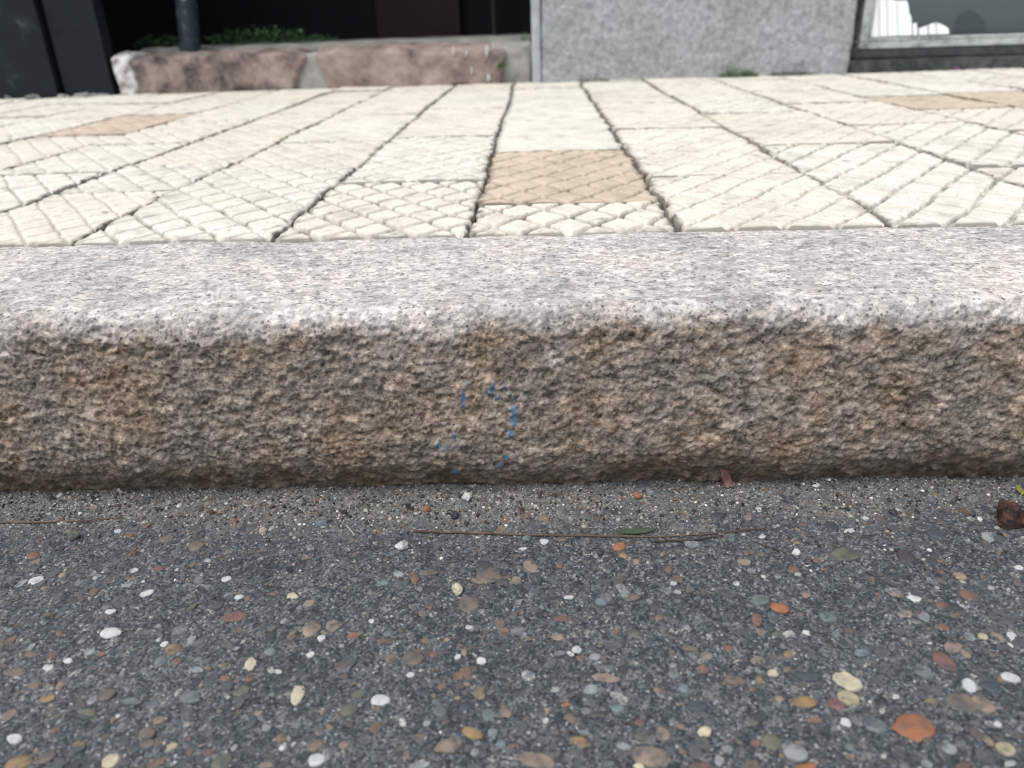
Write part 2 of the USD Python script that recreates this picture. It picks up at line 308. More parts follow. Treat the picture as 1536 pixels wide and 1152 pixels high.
sill_wood = mat_noise('dark_sill', [(.34, (.018, .02, .02)), (.5, (.04, .046, .046)), (.68, (.075, .085, .08))], 24, 6, .75, .5, 120, .002, .68)
blind_mat = mat_noise('grey_backing', [(.3, (.25, .285, .305)), (.7, (.29, .325, .345))], 3, 3, .7, .05, 30)  # grey tone of the reflecting glass, put into a plain colour
film_mat = mat_noise('white_film', [(.3, (.80, .85, .85)), (.7, (.84, .87, .87))], 12, 3, .6, .1, 40)  # bright sky reflection in the window, painted as white
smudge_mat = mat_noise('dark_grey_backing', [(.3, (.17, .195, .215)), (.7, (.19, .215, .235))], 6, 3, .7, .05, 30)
render_mat = mat_noise('wall_render', [(.3, (.33, .32, .30)), (.7, (.42, .41, .385))], 6, 6, .9, .4, 90, .003)
glass = usdkit.material(stage, '/World/Looks/window_glass', {
    'f': ('fresnel', {'IOR': 1.5}), 't': ('transparent_bsdf', {'color': (.92, .95, .95)}), 'gl': ('glossy_bsdf', {'color': (1, 1, 1), 'roughness': .03}), 'm': ('mix_closure', {})},
    [('f.fac', 'm.fac'), ('t.BSDF', 'm.closure1'), ('gl.BSDF', 'm.closure2')], surface='m.closure')
def leaf_mat(name, c1, c2):
    return usdkit.material(stage, f'/World/Looks/{name}', {
        'g': ('geometry', {}), 'r': ('rgb_ramp', {'ramp': [(0, c1), (1, c2)]}), 'd': ('principled_bsdf', {'roughness': .6}), 't': ('translucent_bsdf', {}), 'm': ('mix_closure', {'fac': .25})},
        [('g.random_per_island', 'r.fac'), ('r.color', 'd.base_color'), ('r.color', 't.color'), ('d.BSDF', 'm.closure1'), ('t.BSDF', 'm.closure2')], surface='m.closure')
leaf_green = leaf_mat('weed_leaf', (.06, .17, .04), (.14, .30, .08))
leaf_dark = leaf_mat('dark_weed_leaf', (.06, .14, .05), (.16, .28, .11))
moss_mat = leaf_mat('moss', (.05, .10, .035), (.13, .19, .09))
moss_brown = leaf_mat('dry_moss', (.07, .07, .03), (.15, .13, .07))
yellow_leaf = leaf_mat('yellow_leaf', (.24, .22, .05), (.30, .26, .07))
twig_mat = mat_noise('twig', [(.3, (.05, .035, .03)), (.55, (.11, .07, .05)), (.75, (.20, .12, .07))], 60, 4, .7, .3, 400, .0005)
stem_dark = mat_noise('dark_stem', [(.3, (.02, .018, .016)), (.7, (.06, .05, .04))], 80, 4, .7, .3, 400, .0005)
bark_mat = mat_noise('bark', [(.34, (.010, .007, .007)), (.5, (.035, .02, .018)), (.66, (.10, .045, .024)), (.75, (.16, .12, .10))], 140, 5, .7, .7, 350, .002)
husk_mat = mat_noise('red_husk', [(.3, (.035, .018, .017)), (.5, (.13, .058, .052)), (.75, (.26, .15, .13))], 120, 4, .6, .5, 400, .001)
blade_mat = mat_noise('grass_blade', [(.3, (.022, .042, .022)), (.7, (.05, .075, .04))], 90, 3, .6, .2, 300, .0005)
petal_mat = mat_noise('purple_petal', [(.3, (.25, .10, .28)), (.7, (.36, .16, .38))], 90, 3, .6, .2, 300, .0005)

# ------------------------------------------------------------ road
rng = np.random.default_rng(7)
def road_h(x, y):
    p = np.stack([x, y, np.zeros_like(x)], -1)
    z = 0.0030 * nz(p, 9, 2, 1) + 0.0018 * nz(p, 45, 2, 2) + 0.0016 * nz(p, 170, 1, 3) + 0.0011 * nz(p, 380, 1, 4)
    z += 0.0016 * np.clip(1 + y / 0.045, 0, 1) ** 2                  # grit heaped up along the kerb
    return z - 0.0012 + ROAD_Z + ROAD_FALL * np.clip(x, -0.8, 0.8)
road = xf('road'); tag(road, 'dark grey worn asphalt with exposed coloured stones', None, None, 'structure')
xs = graded(-0.53, 0.53, 0.00125, -25, 25, 1.3)
ys = graded(-0.265, 0.024, 0.00115, -25, 0.024, 1.3)
X, Y = np.meshgrid(xs, ys)
fine = np.clip(1.5 - np.maximum(np.abs(X) - 0.55, 0) * 3, 0, 1) * np.clip(1.5 - np.maximum(-Y - 0.3, 0) * 3, 0, 1)
Z = road_h(X, Y) * fine
asph = obj('asphalt', (np.stack([X, Y, Z], -1).reshape(-1, 3), grid_faces(len(ys), len(xs))), asphalt_mat, road, smooth=True)
q = np.stack([X, Y, 0 * X], -1)
def dust_at(q, y):                                  # sand that rain swept into the gutter
    m = np.exp(-((y + 0.022) / 0.024) ** 2) * 1.15 + 0.35 * (y > -0.012)
    return np.clip(m * (0.62 + 1.5 * nz(q * [.6, 1, 1], 24, 4, 51) + 0.7 * nz(q, 160, 2, 52)), 0, 1) * (y > -0.11)
primvar(asph, 'dust', (dust_at(q, Y) * 0.8).ravel())

L, M_, R = (0, 720, 1365 / 512), (512, 720, 1365 / 512), (1024, 700, 1305 / 512)
W_, C_, G_, N_, T_, B_ = 'white', 'cream', 'light', 'grey', 'tan', 'brown'
stones = {L: [(75,1130,100,55,'ochre'),(440,1115,65,55,C_),(185,1105,70,40,B_),(60,1035,70,30,W_),(35,935,55,40,'pink'),(190,870,50,25,'ochre'),(200,915,40,35,B_),(240,820,30,30,'pink'),(135,815,55,35,B_),(60,765,90,30,B_),(190,747,45,20,W_),(270,718,40,18,W_),(358,677,45,30,G_),(405,688,25,16,'red'),(440,608,80,35,W_),(440,525,40,16,W_),(345,627,25,12,W_),(510,413,45,25,G_),(592,450,60,28,W_),(145,400,60,28,W_),(85,405,50,30,G_),(305,470,60,35,'plum'),(25,420,55,30,'black'),(130,297,55,22,'rust'),(667,232,60,32,B_),(785,262,65,35,B_),(935,168,50,40,'orange'),(1050,195,30,35,C_),(535,360,30,20,W_),(630,352,40,22,'red'),(905,395,40,22,W_),(950,460,50,20,W_),(1170,458,50,22,C_),(1235,485,40,25,T_),(940,545,100,35,'red'),(695,672,65,42,'ochre'),(655,650,30,20,W_),(632,632,18,14,W_),(765,630,35,40,G_),(765,512,22,40,'olive'),(785,755,65,22,G_),(640,720,55,40,N_),(760,868,90,40,N_),(965,842,65,35,'olive'),(1190,850,50,80,C_),(1000,730,45,50,C_),(1110,760,35,14,W_),(1245,590,70,60,T_),(1330,577,50,45,T_),(1285,627,30,20,W_),(1240,690,35,25,W_),(635,955,45,30,T_),(590,1015,65,40,B_),(590,1050,60,30,B_),(685,1057,40,30,'yellow'),(620,1072,40,30,N_),(310,1060,50,35,'ochre'),(830,1080,45,30,'red'),(1125,1062,22,20,W_),(1265,1115,70,45,W_),(1060,1132,55,25,'pink'),(1280,1000,40,35,'pink'),(1260,1055,65,45,B_),(1125,1025,30,35,'rust'),(425,860,70,40,B_),(355,930,60,25,'olive'),(525,885,90,22,N_),(610,890,45,35,N_),(885,1120,80,50,'olive'),(1065,985,35,25,G_),(1185,970,35,30,N_),(1030,925,35,25,T_),(470,200,25,16,W_),(240,62,20,14,W_),(715,98,26,14,W_)],
 M_: [(340,115,35,25,'orange'),(720,270,50,14,W_),(290,390,30,55,'rust'),(350,370,80,20,B_),(590,375,110,60,B_),(515,490,90,65,B_),(757,340,55,50,T_),(697,398,50,30,T_),(230,370,50,22,G_),(770,443,50,28,'blue'),(910,467,40,14,W_),(635,565,50,55,B_),(880,550,60,25,'red'),(510,580,30,14,W_),(325,525,35,28,'pink'),(120,562,22,14,W_),(45,615,35,30,'red'),(865,622,55,28,T_),(940,668,45,30,W_),(560,712,40,25,W_),(500,755,45,60,'rust'),(200,708,55,35,B_),(285,705,90,50,B_),(370,685,28,28,'red'),(465,697,25,22,W_),(490,682,25,28,T_),(400,805,40,55,B_),(275,768,35,20,W_),(155,872,78,42,W_),(835,725,50,30,N_),(960,706,40,25,'ochre'),(1065,752,55,28,G_),(1000,835,65,35,G_),(1060,790,110,30,'pink'),(1105,905,50,30,'blue'),(975,915,35,30,G_),(905,887,55,20,'orange'),(590,925,55,50,'green'),(655,920,60,50,'pink'),(395,915,60,40,N_),(65,850,55,30,'olive'),(30,915,65,45,'olive'),(25,968,50,20,'rust'),(135,980,45,45,'rust'),(10,1058,40,30,'pink'),(525,1008,90,40,'ochre'),(315,1025,40,55,B_),(430,1055,110,50,T_),(250,1090,45,35,T_),(310,1138,85,28,G_),(780,1115,150,60,T_),(955,1042,85,40,'ochre'),(970,1000,45,22,'blue'),(1130,1060,65,30,G_),(1240,1100,170,80,T_),(1285,1005,60,55,T_),(1195,965,40,30,'red'),(1200,1020,60,30,B_),(1190,1140,50,22,C_),(1060,1140,80,22,'green'),(820,918,25,30,T_),(915,945,45,45,B_),(855,998,35,22,'pink'),(605,1005,45,35,'blue'),(640,1052,35,40,'blue'),(535,1082,40,30,G_),(690,1128,45,22,N_),(1040,480,50,35,'blue'),(1330,408,30,18,W_),(1345,445,35,25,G_),(1110,262,60,28,'orange'),(1130,300,35,18,'ochre'),(805,143,40,24,T_),(885,228,40,20,'ochre'),(1165,470,70,20,B_),(1170,605,60,30,'olive'),(1240,635,50,22,'slate')],
 R: [(885,990,170,95,'orange'),(470,1145,90,30,'orange'),(1235,1075,70,45,'yellow'),(85,1005,60,35,C_),(75,1045,60,50,'olive'),(55,910,85,45,'slate'),(635,880,85,50,'yellow'),(630,815,110,60,C_),(590,900,65,40,'red'),(755,887,55,28,'black'),(820,870,25,16,W_),(735,980,90,55,N_),(510,962,60,22,'rust'),(625,972,45,30,W_),(460,895,110,40,'ochre'),(290,733,55,28,T_),(200,815,80,35,B_),(345,785,40,28,C_),(480,800,100,35,'slate'),(690,710,65,25,'blue'),(1000,740,75,70,'brick'),(1100,828,50,50,W_),(1255,800,70,32,W_),(1215,802,20,20,'ochre'),(1070,895,110,70,B_),(1150,905,80,60,T_),(1205,980,30,16,W_),(1260,638,35,35,W_),(1205,640,40,30,T_),(1150,642,35,25,'yellow'),(1098,640,40,28,G_),(1085,708,35,28,T_),(1035,683,80,35,'pink'),(1180,838,80,40,'slate'),(925,790,65,25,N_),(885,490,60,30,W_),(1065,413,60,32,T_),(1070,440,30,12,C_),(1100,487,75,42,'rust'),(990,525,50,22,'brick'),(1000,605,50,28,'rust'),(850,557,60,25,T_),(925,568,40,35,G_),(985,397,28,16,'red'),(370,535,75,32,'orange'),(285,580,35,45,'rust'),(475,482,35,20,'pink'),(235,360,55,22,T_),(305,260,32,14,W_),(640,236,45,14,W_),(770,195,40,20,'rust'),(365,410,28,18,G_),(307,418,18,14,W_),(555,570,70,45,'green'),(300,505,70,35,'green'),(60,590,50,28,G_),(475,630,30,18,W_),(300,625,35,28,'pink'),(375,635,60,40,'olive'),(30,690,65,20,B_),(175,685,60,25,'rust'),(90,715,50,30,T_),(405,710,45,30,'ochre'),(855,335,70,45,'plum'),(945,350,60,35,'plum'),(620,330,130,45,'olive'),(1175,265,60,40,G_),(1285,382,40,16,W_),(945,315,20,12,W_),(970,250,70,35,'slate'),(340,1045,70,60,'olive'),(435,1090,85,60,G_),(170,1075,50,30,G_),(140,1120,35,45,G_),(65,1140,90,30,'brick'),(280,1050,40,25,'red'),(1020,1075,60,40,G_),(1075,1140,70,25,'brick'),(935,1135,45,28,G_),(1255,1130,50,18,G_),(640,1060,40,30,'green'),(700,190,24,12,W_),(510,72,28,16,W_),(290,165,24,20,W_)]}
def embed(px, py, w, h, c, k, sub=2):
    a, b = on_road(px - w / 2, py), on_road(px + w / 2, py)
    n, f = on_road(px, py + h / 2), on_road(px, py - h / 2)
    sx, sy = np.linalg.norm(b - a) / 2, np.linalg.norm(f - n) / 2
    c0 = on_road(px, py)
    z = float(road_h(c0[0], c0[1]))
    ang = rng.uniform(-0.5, 0.5)
    hgt = min(0.0042, 0.5 * min(sx, sy) + 0.0006)
    if w > 60: hgt = 0.0060
    t = pebble(sx * 1.02, sy * 1.02, hgt, k, sub, 0.12 if w > 50 else 0.17 if w > 19 else 0.32, 0.45)
    obj('stone', moved(t, (c0[0], c0[1], z + (0.0013 if w > 24 else 0.0006) - 0.52 * hgt), ang), STONE[c], road, smooth=45)
k = 0
spots = []
for (ox, oy, s), rows in stones.items():
    for (x, y, w, h, c) in rows:
        k += 1
        embed(ox + x / s, oy + y / s, w / s, h / s, c, k, 3 if w > 100 else 2)
        spots.append((ox + x / s, oy + y / s, max(w, h) / s))
names = ['grey', 'brown', 'light', 'tan', 'slate', 'green', 'pink', 'olive', 'rust', 'blue']
while k < 296:
    px, py = rng.uniform(-10, 1546), rng.uniform(770, 1152)
    g = 0.5 + 0.5 * (py - 720) / 430
    w = rng.uniform(11, 26) * g
    if any(abs(px - a) < (w + b) * 0.6 and abs(py - c) < (w + b) * 0.45 for a, c, b in spots): continue
    k += 1; spots.append((px, py, w)); embed(px, py, w, w * rng.uniform(.4, .75), names[rng.integers(len(names))], k, 1)

def scatter(name, m, protos, P, scales, parent=None, label=None):
    path = numbered(path_of(parent), name)
    pi = UsdGeom.PointInstancer.Define(stage, path)
    for i, t in enumerate(protos):
        usdkit.mesh(stage, f'{path}/prototypes/piece_{i}', t, m, smooth=40)
        pi.CreatePrototypesRel().AddTarget(f'{path}/prototypes/piece_{i}')
    n = len(P)
    pi.CreateProtoIndicesAttr(Vt.IntArray.FromNumpy(rng.integers(0, len(protos), n).astype(np.int32)))
    pi.CreatePositionsAttr(Vt.Vec3fArray.FromNumpy(P.astype(np.float32)))
    pi.CreateScalesAttr(Vt.Vec3fArray.FromNumpy(scales.astype(np.float32)))
    a = rng.uniform(0, 2 * np.pi, n)
    pi.CreateOrientationsAttr(Vt.QuathArray([Gf.Quath(float(math.cos(t / 2)), 0.0, 0.0, float(math.sin(t / 2))) for t in a]))
    tag(pi, label, None, None, 'stuff')
    return pi.GetPrim()
chips = [pebble(1, 1, 1, 100 + i, 2, 0.42, 0.4) for i in range(9)]
n = 7600
P = np.stack([rng.uniform(-0.56, 0.56, n), rng.uniform(-0.29, 0.0, n)], 1)
s = np.exp(rng.normal(math.log(0.00120), 0.52, n)).clip(0.0005, 0.0040)
sc = np.stack([s * rng.uniform(.9, 1.5, n), s * rng.uniform(.7, 1.0, n), s * 0.55], 1)
z = road_h(P[:, 0], P[:, 1]) + 0.0003 - 0.36 * sc[:, 2]
scatter('chippings', chip_mat, chips, np.column_stack([P, z]), sc, road, 'small grey, brown and white chippings set in the asphalt')

# ------------------------------------------------------------ kerb
kerb = xf('kerb'); tag(kerb, 'rough pink grey granite kerb with brown stained face', None, None, 'structure')
prof = []                                           # (y, z, arc position) from under the foot up over the face and back along the top
prof += [(0.014, -0.04), (0.011, -0.010), (0.006, 0.003), (0.002, 0.010), (-0.001, 0.017), (-0.004, 0.026), (-0.005, 0.045), (-0.002, 0.075), (0.001, KERB_H - 0.027)]
for a in np.linspace(8, 82, 8): prof.append((0.020 - 0.0185 * math.cos(math.radians(a)), KERB_H - 0.019 + 0.0185 * math.sin(math.radians(a))))
prof += [(0.042, KERB_H - 0.0002), (0.10, KERB_H + 0.001), (KERB_D - 0.012, KERB_H), (KERB_D - 0.004, KERB_H - 0.002), (KERB_D + 0.001, KERB_H - 0.010), (KERB_D + 0.001, KERB_H - 0.05)]
prof = np.array(prof)
def kerb_mesh(x0, x1, step, grade=None):
    seg = np.r_[0, np.cumsum(np.linalg.norm(np.diff(prof, axis=0), axis=1))]
    ss = np.arange(0, seg[-1], step)
    py, pz = np.interp(ss, seg, prof[:, 0]), np.interp(ss, seg, prof[:, 1])
    ker = np.ones(max(3, int(0.010 / step) | 1)); ker /= ker.sum(); pad = len(ker) // 2
    py, pz = (np.convolve(np.pad(q, pad, mode='edge'), ker, 'valid') for q in (py, pz))
    ty, tz = np.gradient(py), np.gradient(pz); l = np.hypot(ty, tz); ny, nzv = -tz / l, ty / l
    x = graded(max(x0, -0.62), min(x1, 0.66), step, x0, x1, 1.15) if grade else np.arange(x0, x1 + step / 2, step)
    X, S = np.meshgrid(x, np.arange(len(ss)))
    Yb, Zb, Ny, Nz = py[S], pz[S], ny[S], nzv[S]
    Pt = np.stack([X, Yb, Zb], -1)
    top = np.clip((Zb - (KERB_H - 0.009)) / 0.0088, 0, 1)                # 0 on the hewn face, 1 on the worn top
    rough = 1 - 0.80 * top
    h = 0.009 * nz(Pt, 14, 2, 5) * (1 - 0.5 * top)
    h += 0.80 * rough * (0.0042 * nz(Pt * [1, 1, 1.35], 62, 2, 6) + 0.0040 * nz(Pt * [1, 1, 1.4], 165, 2, 7) + 0.0016 * (0.5 - np.abs(nz(Pt, 105, 1, 8)) * 2) + 0.0034 * nz(Pt * [.8, 1, 1.2], 300, 1, 9) + 0.0030 * nz(Pt, 520, 1, 14))
    h -= (1 - 0.55 * top) * 0.0030 * np.clip(nz(Pt, 190, 2, 12) - 0.14, 0, 1) / 0.25      # pits
    Pt = Pt + h[..., None] * np.stack([np.zeros_like(Ny), Ny, Nz], -1)
    end = np.clip(np.minimum(X - x0, x1 - X) / 0.01, 0, 1)
    Pt[..., 2] -= 0.006 * (1 - end) ** 2
    dirt = np.clip(1.15 - np.clip((Zb - (KERB_H - 0.022)) / 0.0222, 0, 1) * 1.22 + 1.9 * nz(Pt, 42, 4, 10) * np.clip((Zb - KERB_H + 0.06) / 0.02, 0, 1), 0, 1)
    dirt *= np.clip(1 - (Yb - 0.03) / 0.03, 0, 1)
    mud = np.clip((0.028 + 0.036 * nz(Pt, 22, 3, 11) - Pt[..., 2] + ROAD_FALL * X) / 0.020, 0, 1) * (0.72 + 0.9 * nz(Pt, 130, 2, 13)).clip(0, 0.92)
    return Pt, h, dirt, mud, len(ss), len(x)
Pt, h, dirt, mud, nr, nc = kerb_mesh(-0.80, 0.83, 0.00120, True)
paint = np.zeros(Pt.shape[:2])
for (px, py, w, hh, a) in [(738, 580, 9, 22, 1), (730, 588, 5, 12, .8), (757, 583, 5, 16, .7), (770, 600, 6, 10, .7), (695, 600, 9, 24, .95), (771, 622, 11, 34, 1.25), (767, 648, 9, 10, 1), (658, 664, 7, 9, 1), (672, 668, 8, 10, .8), (682, 652, 7, 14, .7), (683, 711, 8, 12, 1.1), (760, 684, 10, 10, 1), (752, 697, 7, 7, .8), (743, 596, 12, 5, .6), (765, 655, 12, 6, .7), (700, 575, 5, 9, .6)]:
    q = on_depth(px, py, -0.002); e = on_depth(px + w / 2, py, -0.002)[0] - q[0]; g = q[2] - on_depth(px, py + hh / 2, -0.002)[2]
    d = ((Pt[..., 0] - q[0]) / e) ** 2 + ((Pt[..., 2] - q[2]) / g) ** 2
    near = d < 4
    v = np.zeros_like(d); v[near] = np.clip((1.25 - d[near] + 3.2 * nz(Pt[near], 300, 2, 21) + h[near] * 60) * 1.5, 0, 1) * min(a, 1)
    paint = np.maximum(paint, v)
paint *= (Pt[..., 1] < 0.012)
p = obj('kerb_stone', (Pt.reshape(-1, 3), grid_faces(nr, nc)), kerb_mat, kerb, smooth=True)
for nme, val in (('dirt', dirt), ('mud', mud), ('paint', paint * 0.8)): primvar(p, nme, val.ravel())
for x0, x1 in ((-2.45, -0.806), (0.836, 2.5)):
    Q, h, dirt, mud, nr, nc = kerb_mesh(x0, x1, 0.006)
    p = obj('kerb_stone', (Q.reshape(-1, 3), grid_faces(nr, nc)), kerb_mat, kerb, smooth=True)
    for nme, val in (('dirt', dirt), ('mud', mud), ('paint', dirt * 0)): primvar(p, nme, val.ravel())

# ------------------------------------------------------------ pavement
pave = xf('pavement'); tag(pave, 'cream concrete pavement of tiles with raised diamond pads', None, None, 'structure')
def jx(pts): return float(np.mean([on_pave(*q)[0] for q in pts]))
joints = [jx([(225, 235), (77, 291)]), jx([(442, 203), (277, 286), (122, 345)]), jx([(590, 208), (456, 312)]), jx([(757, 165), (735, 240), (705, 340)]), jx([(893, 155), (940, 225), (1012, 330)]), jx([(1032, 154), (1131, 217), (1300, 322)]), jx([(1172, 149), (1250, 182), (1309, 208)]), jx([(1342, 153), (1445, 186)])]
pitch = float(np.mean(np.diff(joints)))
print('joints', [round(j, 3) for j in joints], 'pitch', round(pitch, 3))
while joints[0] > -2.6: joints.insert(0, joints[0] - pitch)
while joints[-1] < 2.7: joints.append(joints[-1] + pitch)
i0 = int(np.argmin([abs(j - jx([(735, 240)])) for j in joints]))       # column 0 lies between the joints left and right of the tan tile
Y_END = 2.62
seen = {0: [(850, 303), (840, 225), (830, 168)], -1: [(620, 272), (690, 205), (700, 162), (720, 139)], 1: [(1130, 261), (1040, 191), (990, 154), (950, 134)], 2: [(1250, 217), (1140, 167), (1080, 141)], 3: [(1450, 250), (1420, 184), (1300, 152)], 4: [(1536, 196), (1450, 162), (1400, 141)],
        -2: [(450, 252), (520, 211), (580, 172)], -3: [(220, 285), (285, 245), (400, 195)], -4: [(110, 258), (200, 215), (300, 180)], -5: [(60, 203), (100, 175)]}
tints = {(0, 1): 'tan', (0, 0): 'cream', (0, 2): 'pale', (-5, 1): 'pink', (4, 2): 'tan', (1, 0): 'cream', (-1, 0): 'cream', (-3, 0): 'warm', (5, 3): 'tan', (6, 3): 'pink'}
LEN = 0.30
def wander(j, y):
    """How far a long joint strays sideways at y; both tiles along it follow."""
    p = np.stack([np.full_like(y, j * 3.17), y, np.zeros_like(y)], -1)
    return 0.010 * nz(p, 7, 2, 43) + 0.008 * nz(p, 30, 2, 44)
def tile_mesh(x0, x1, y0, y1, res, seed, deep, colpitch, gap=0.0035, j=0):
    w, l = x1 - x0, y1 - y0
    nx, ny = max(8, int(w / res)), max(4, int(l / res))
    u, v = np.linspace(0, 1, nx), np.linspace(0, 1, ny)
    U, V = np.meshgrid(u, v)
    gy = 0.0030 + 0.0020 * (y0 + y1) / 2
    Xc = x0 + gap + U * (w - 2 * gap); Yc = y0 + gy + V * (l - 2 * gy)
    q = np.stack([Xc, Yc, np.full_like(Xc, seed * 0.37)], -1)
    px = w / 4.0; py = px * 1.32
    A, B = (Xc - x0) / px + (Yc - y0) / py, (Xc - x0) / px - (Yc - y0) / py
    A = A + 0.06 * nz(q, 18, 1, 35) + 0.08 * nz(q, 120, 2, 45); B = B + 0.06 * nz(q, 18, 1, 36) + 0.08 * nz(q, 120, 2, 46)
    da, db = np.abs((A % 1) - 0.5), np.abs((B % 1) - 0.5)           # 0.5 at the groove
    # ragged outline
    Xc = Xc + wander(j, Yc) * (1 - U) + wander(j + 1, Yc) * U + (0.0110 * nz(q, 100, 3, 31)) * np.abs(2 * U - 1) ** 6
    Yc = Yc + (0.0075 * nz(q, 34, 2, 32) + 0.006 * nz(q, 11, 1, 47)) * np.abs(2 * V - 1) ** 4
    e = 0.5 - np.maximum(da, db)                                    # distance to the nearest groove
    gw = 0.060 if deep > 0.005 else (0.036 if deep > 0.0034 else 0.024)
    t = np.clip((e - gw) / 0.050, 0, 1); t = t * t * (3 - 2 * t)
    crown = 1 - 0.35 * ((da / 0.5) ** 2 + (db / 0.5) ** 2)
    h = deep * (t * (0.90 + 0.10 * crown)) - deep
    h += 0.0007 * nz(q, 60, 2, 33) + 0.0030 * nz(q, 9, 1, 37) + 0.0006 * nz(q, 250, 1, 49)
    edge = np.minimum(np.minimum(U, 1 - U) * w, np.minimum(V, 1 - V) * l)
    h -= 0.0016 * np.clip(1 - edge / 0.003, 0, 1) ** 2
    dirt = np.clip((1 - t) * (0.56 + 2.2 * nz(q, 45, 3, 38)), 0, 1) * min(1.0, (deep / 0.0042) ** 1.5)
    dirt = np.maximum(dirt, np.clip(1 - edge / 0.003, 0, 1) * 0.6)
    side = np.minimum(U, 1 - U) * w                                  # soil that crept out of the long joints, and grime washed against the kerb
    dirt = np.maximum(dirt, np.clip(1.25 - side / (0.0055 + 0.016 * np.clip(nz(q, 20, 3, 53), 0, 1)), 0, 1) * np.clip(0.55 + 2.4 * nz(q, 110, 3, 54), 0, 0.95))
    dirt = np.maximum(dirt, np.clip(1 - (Yc - KERB_D) / (0.008 + 0.05 * np.clip(nz(q, 16, 3, 55), 0, 1)), 0, 1) * np.clip(0.45 + 2.2 * nz(q, 120, 3, 56), 0, 0.8))
    dirt = np.maximum(dirt, np.clip(nz(q, 7, 4, 57) * 0.6, 0, 0.10))
    dirt = np.maximum(dirt, np.clip((nz(q, 60, 4, 39) - 0.20) * 5, 0, 0.55))
    Zc = pave_z(Yc) + h
    P = np.stack([Xc, Yc, Zc], -1).reshape(-1, 3); f = grid_faces(ny, nx)
    idx = np.arange(nx * ny).reshape(ny, nx)
    ring = np.r_[idx[0, :], idx[1:, -1], idx[-1, -2::-1], idx[-2:0:-1, 0]]
    low = P[ring].copy(); low[:, 2] -= 0.024
    nr = len(ring); a = np.arange(nr); b = (a + 1) % nr
    sk = np.stack([ring[a], a + len(P), b + len(P), ring[b]], 1)
    return np.vstack([P, low]), np.vstack([f, sk]), np.r_[dirt.ravel(), np.full(nr, 1.0)]
seed = 0
for c in range(len(joints) - 1):
    j = c - i0
    cuts = sorted(on_pave(*q)[1] for q in seen.get(j, []))
    if not cuts: cuts = [KERB_D + rng.uniform(0.12, 0.30)]
    while cuts[-1] < Y_END: cuts.append(cuts[-1] + LEN * rng.uniform(.93, 1.07))
    cuts = [KERB_D - 0.0022] + [q for q in cuts if KERB_D + 0.04 < q < Y_END - 0.05] + [Y_END]
    for r in range(len(cuts) - 1):
        seed += 1
        y0, y1 = cuts[r], cuts[r + 1]
        mid = (y0 + y1) / 2; cx = (joints[c] + joints[c + 1]) / 2
        if abs(cx) > 0.72 + 0.72 * mid + 0.25: continue
        res = 0.0017 if mid < 0.50 and abs(cx) < 0.75 else (0.0026 if mid < 1.1 else 0.0045)
        tint = tints.get((j, r)) or ['cream', 'pale', 'warm', 'cream', 'pale', 'warm', 'pale'][int(rng.integers(7))]
        deep = {(0, 0): 0.0062, (-1, 0): 0.0066, (-2, 0): 0.0040, (0, 1): 0.0042, (1, 0): 0.0030, (0, 2): 0.0010, (2, 0): 0.0036, (3, 0): 0.0036}.get((j, r), rng.uniform(0.0020, 0.0038))
        P, f, d = tile_mesh(joints[c], joints[c + 1], y0, y1, res, seed, deep, pitch, (0.0026 if j in (0, 1) else rng.uniform(0.0010, 0.0022)), c)
        tilt = rng.normal(0, 0.004, 2); P[:, 2] += (P[:, 0] - cx) * tilt[0] + (P[:, 1] - mid) * tilt[1] + rng.normal(0, 0.0007)
        p = obj('tile', (P, f), TILE[tint], pave, smooth=55, label='tan tile among cream ones' if tint == 'tan' else ('pinkish tile' if tint == 'pink' else None)) if False else None
        g = usdkit.mesh(stage, numbered(str(pave.GetPath()), 'tile'), (P, f), TILE[tint], smooth=True).GetPrim()
        primvar(g, 'dirt', d)
        if tint in ('tan', 'pink'): g.SetCustomDataByKey('label', f'{tint} tile among the cream ones')
xs = graded(-1.0, 1.0, 0.006, -3.2, 3.2, 1.1); ys = np.r_[np.arange(KERB_D - 0.002, 1.1, 0.004), np.arange(1.1, 2.75, 0.012)]
X, Y = np.meshgrid(xs, ys); q = np.stack([X, Y, 0 * X], -1)
Z = pave_z(Y) + np.minimum(-0.0105 + 0.010 * nz(q, 80, 3, 41) + 0.013 * nz(q, 14, 2, 42), -0.0064 + 0.0015 * nz(q, 160, 1, 48))
obj('joint_filling', (np.stack([X, Y, Z], -1).reshape(-1, 3), grid_faces(len(ys), len(xs))), joint_mat, pave, smooth=True)
tag(pave.GetChild('joint_filling'), 'dark dirt and sand between the tiles', None, None, 'stuff')

# ------------------------------------------------------------ the house front
FRONT = on_pave(1000, 118)[1]                       # the line of the wall
print('front', FRONT, [round(on_pave(*q)[1], 3) for q in ((80, 137), (300, 139), (600, 130), (800, 125), (1270, 108), (1500, 99))])
def wall_x(px, py=100, y=None): return on_depth(px, py, FRONT if y is None else y)[0]
ZB = pave_z(FRONT)
house = xf('house'); tag(house, 'house front with grey granite plinth, dark doorway and shop window', 'house')
gx0, gx1 = wall_x(800), wall_x(1274)
def block(x0, x1, y0, y1, z0, z1, res=0.03, bevel=0.004, amp=0.0, scale=20, seed=0):
    t = rough_box((x1 - x0, y1 - y0, z1 - z0), res, bevel, amp, scale, seed); t.apply_translation(((x0 + x1) / 2, (y0 + y1) / 2, z0)); return t
obj('granite_plinth', block(gx0 + 0.022, gx1, FRONT, FRONT + 0.30, ZB - 0.05, ZB + 0.62, 0.007, 0.009, 0.0055, 40, 3), wall_granite, house)
obj('plinth_corner_strip', block(gx0 - 0.004, gx0 + 0.0215, FRONT - 0.006, FRONT + 0.30, ZB - 0.05, ZB + 0.62, 0.008, 0.004, 0.0015, 50, 4), edge_granite, house)
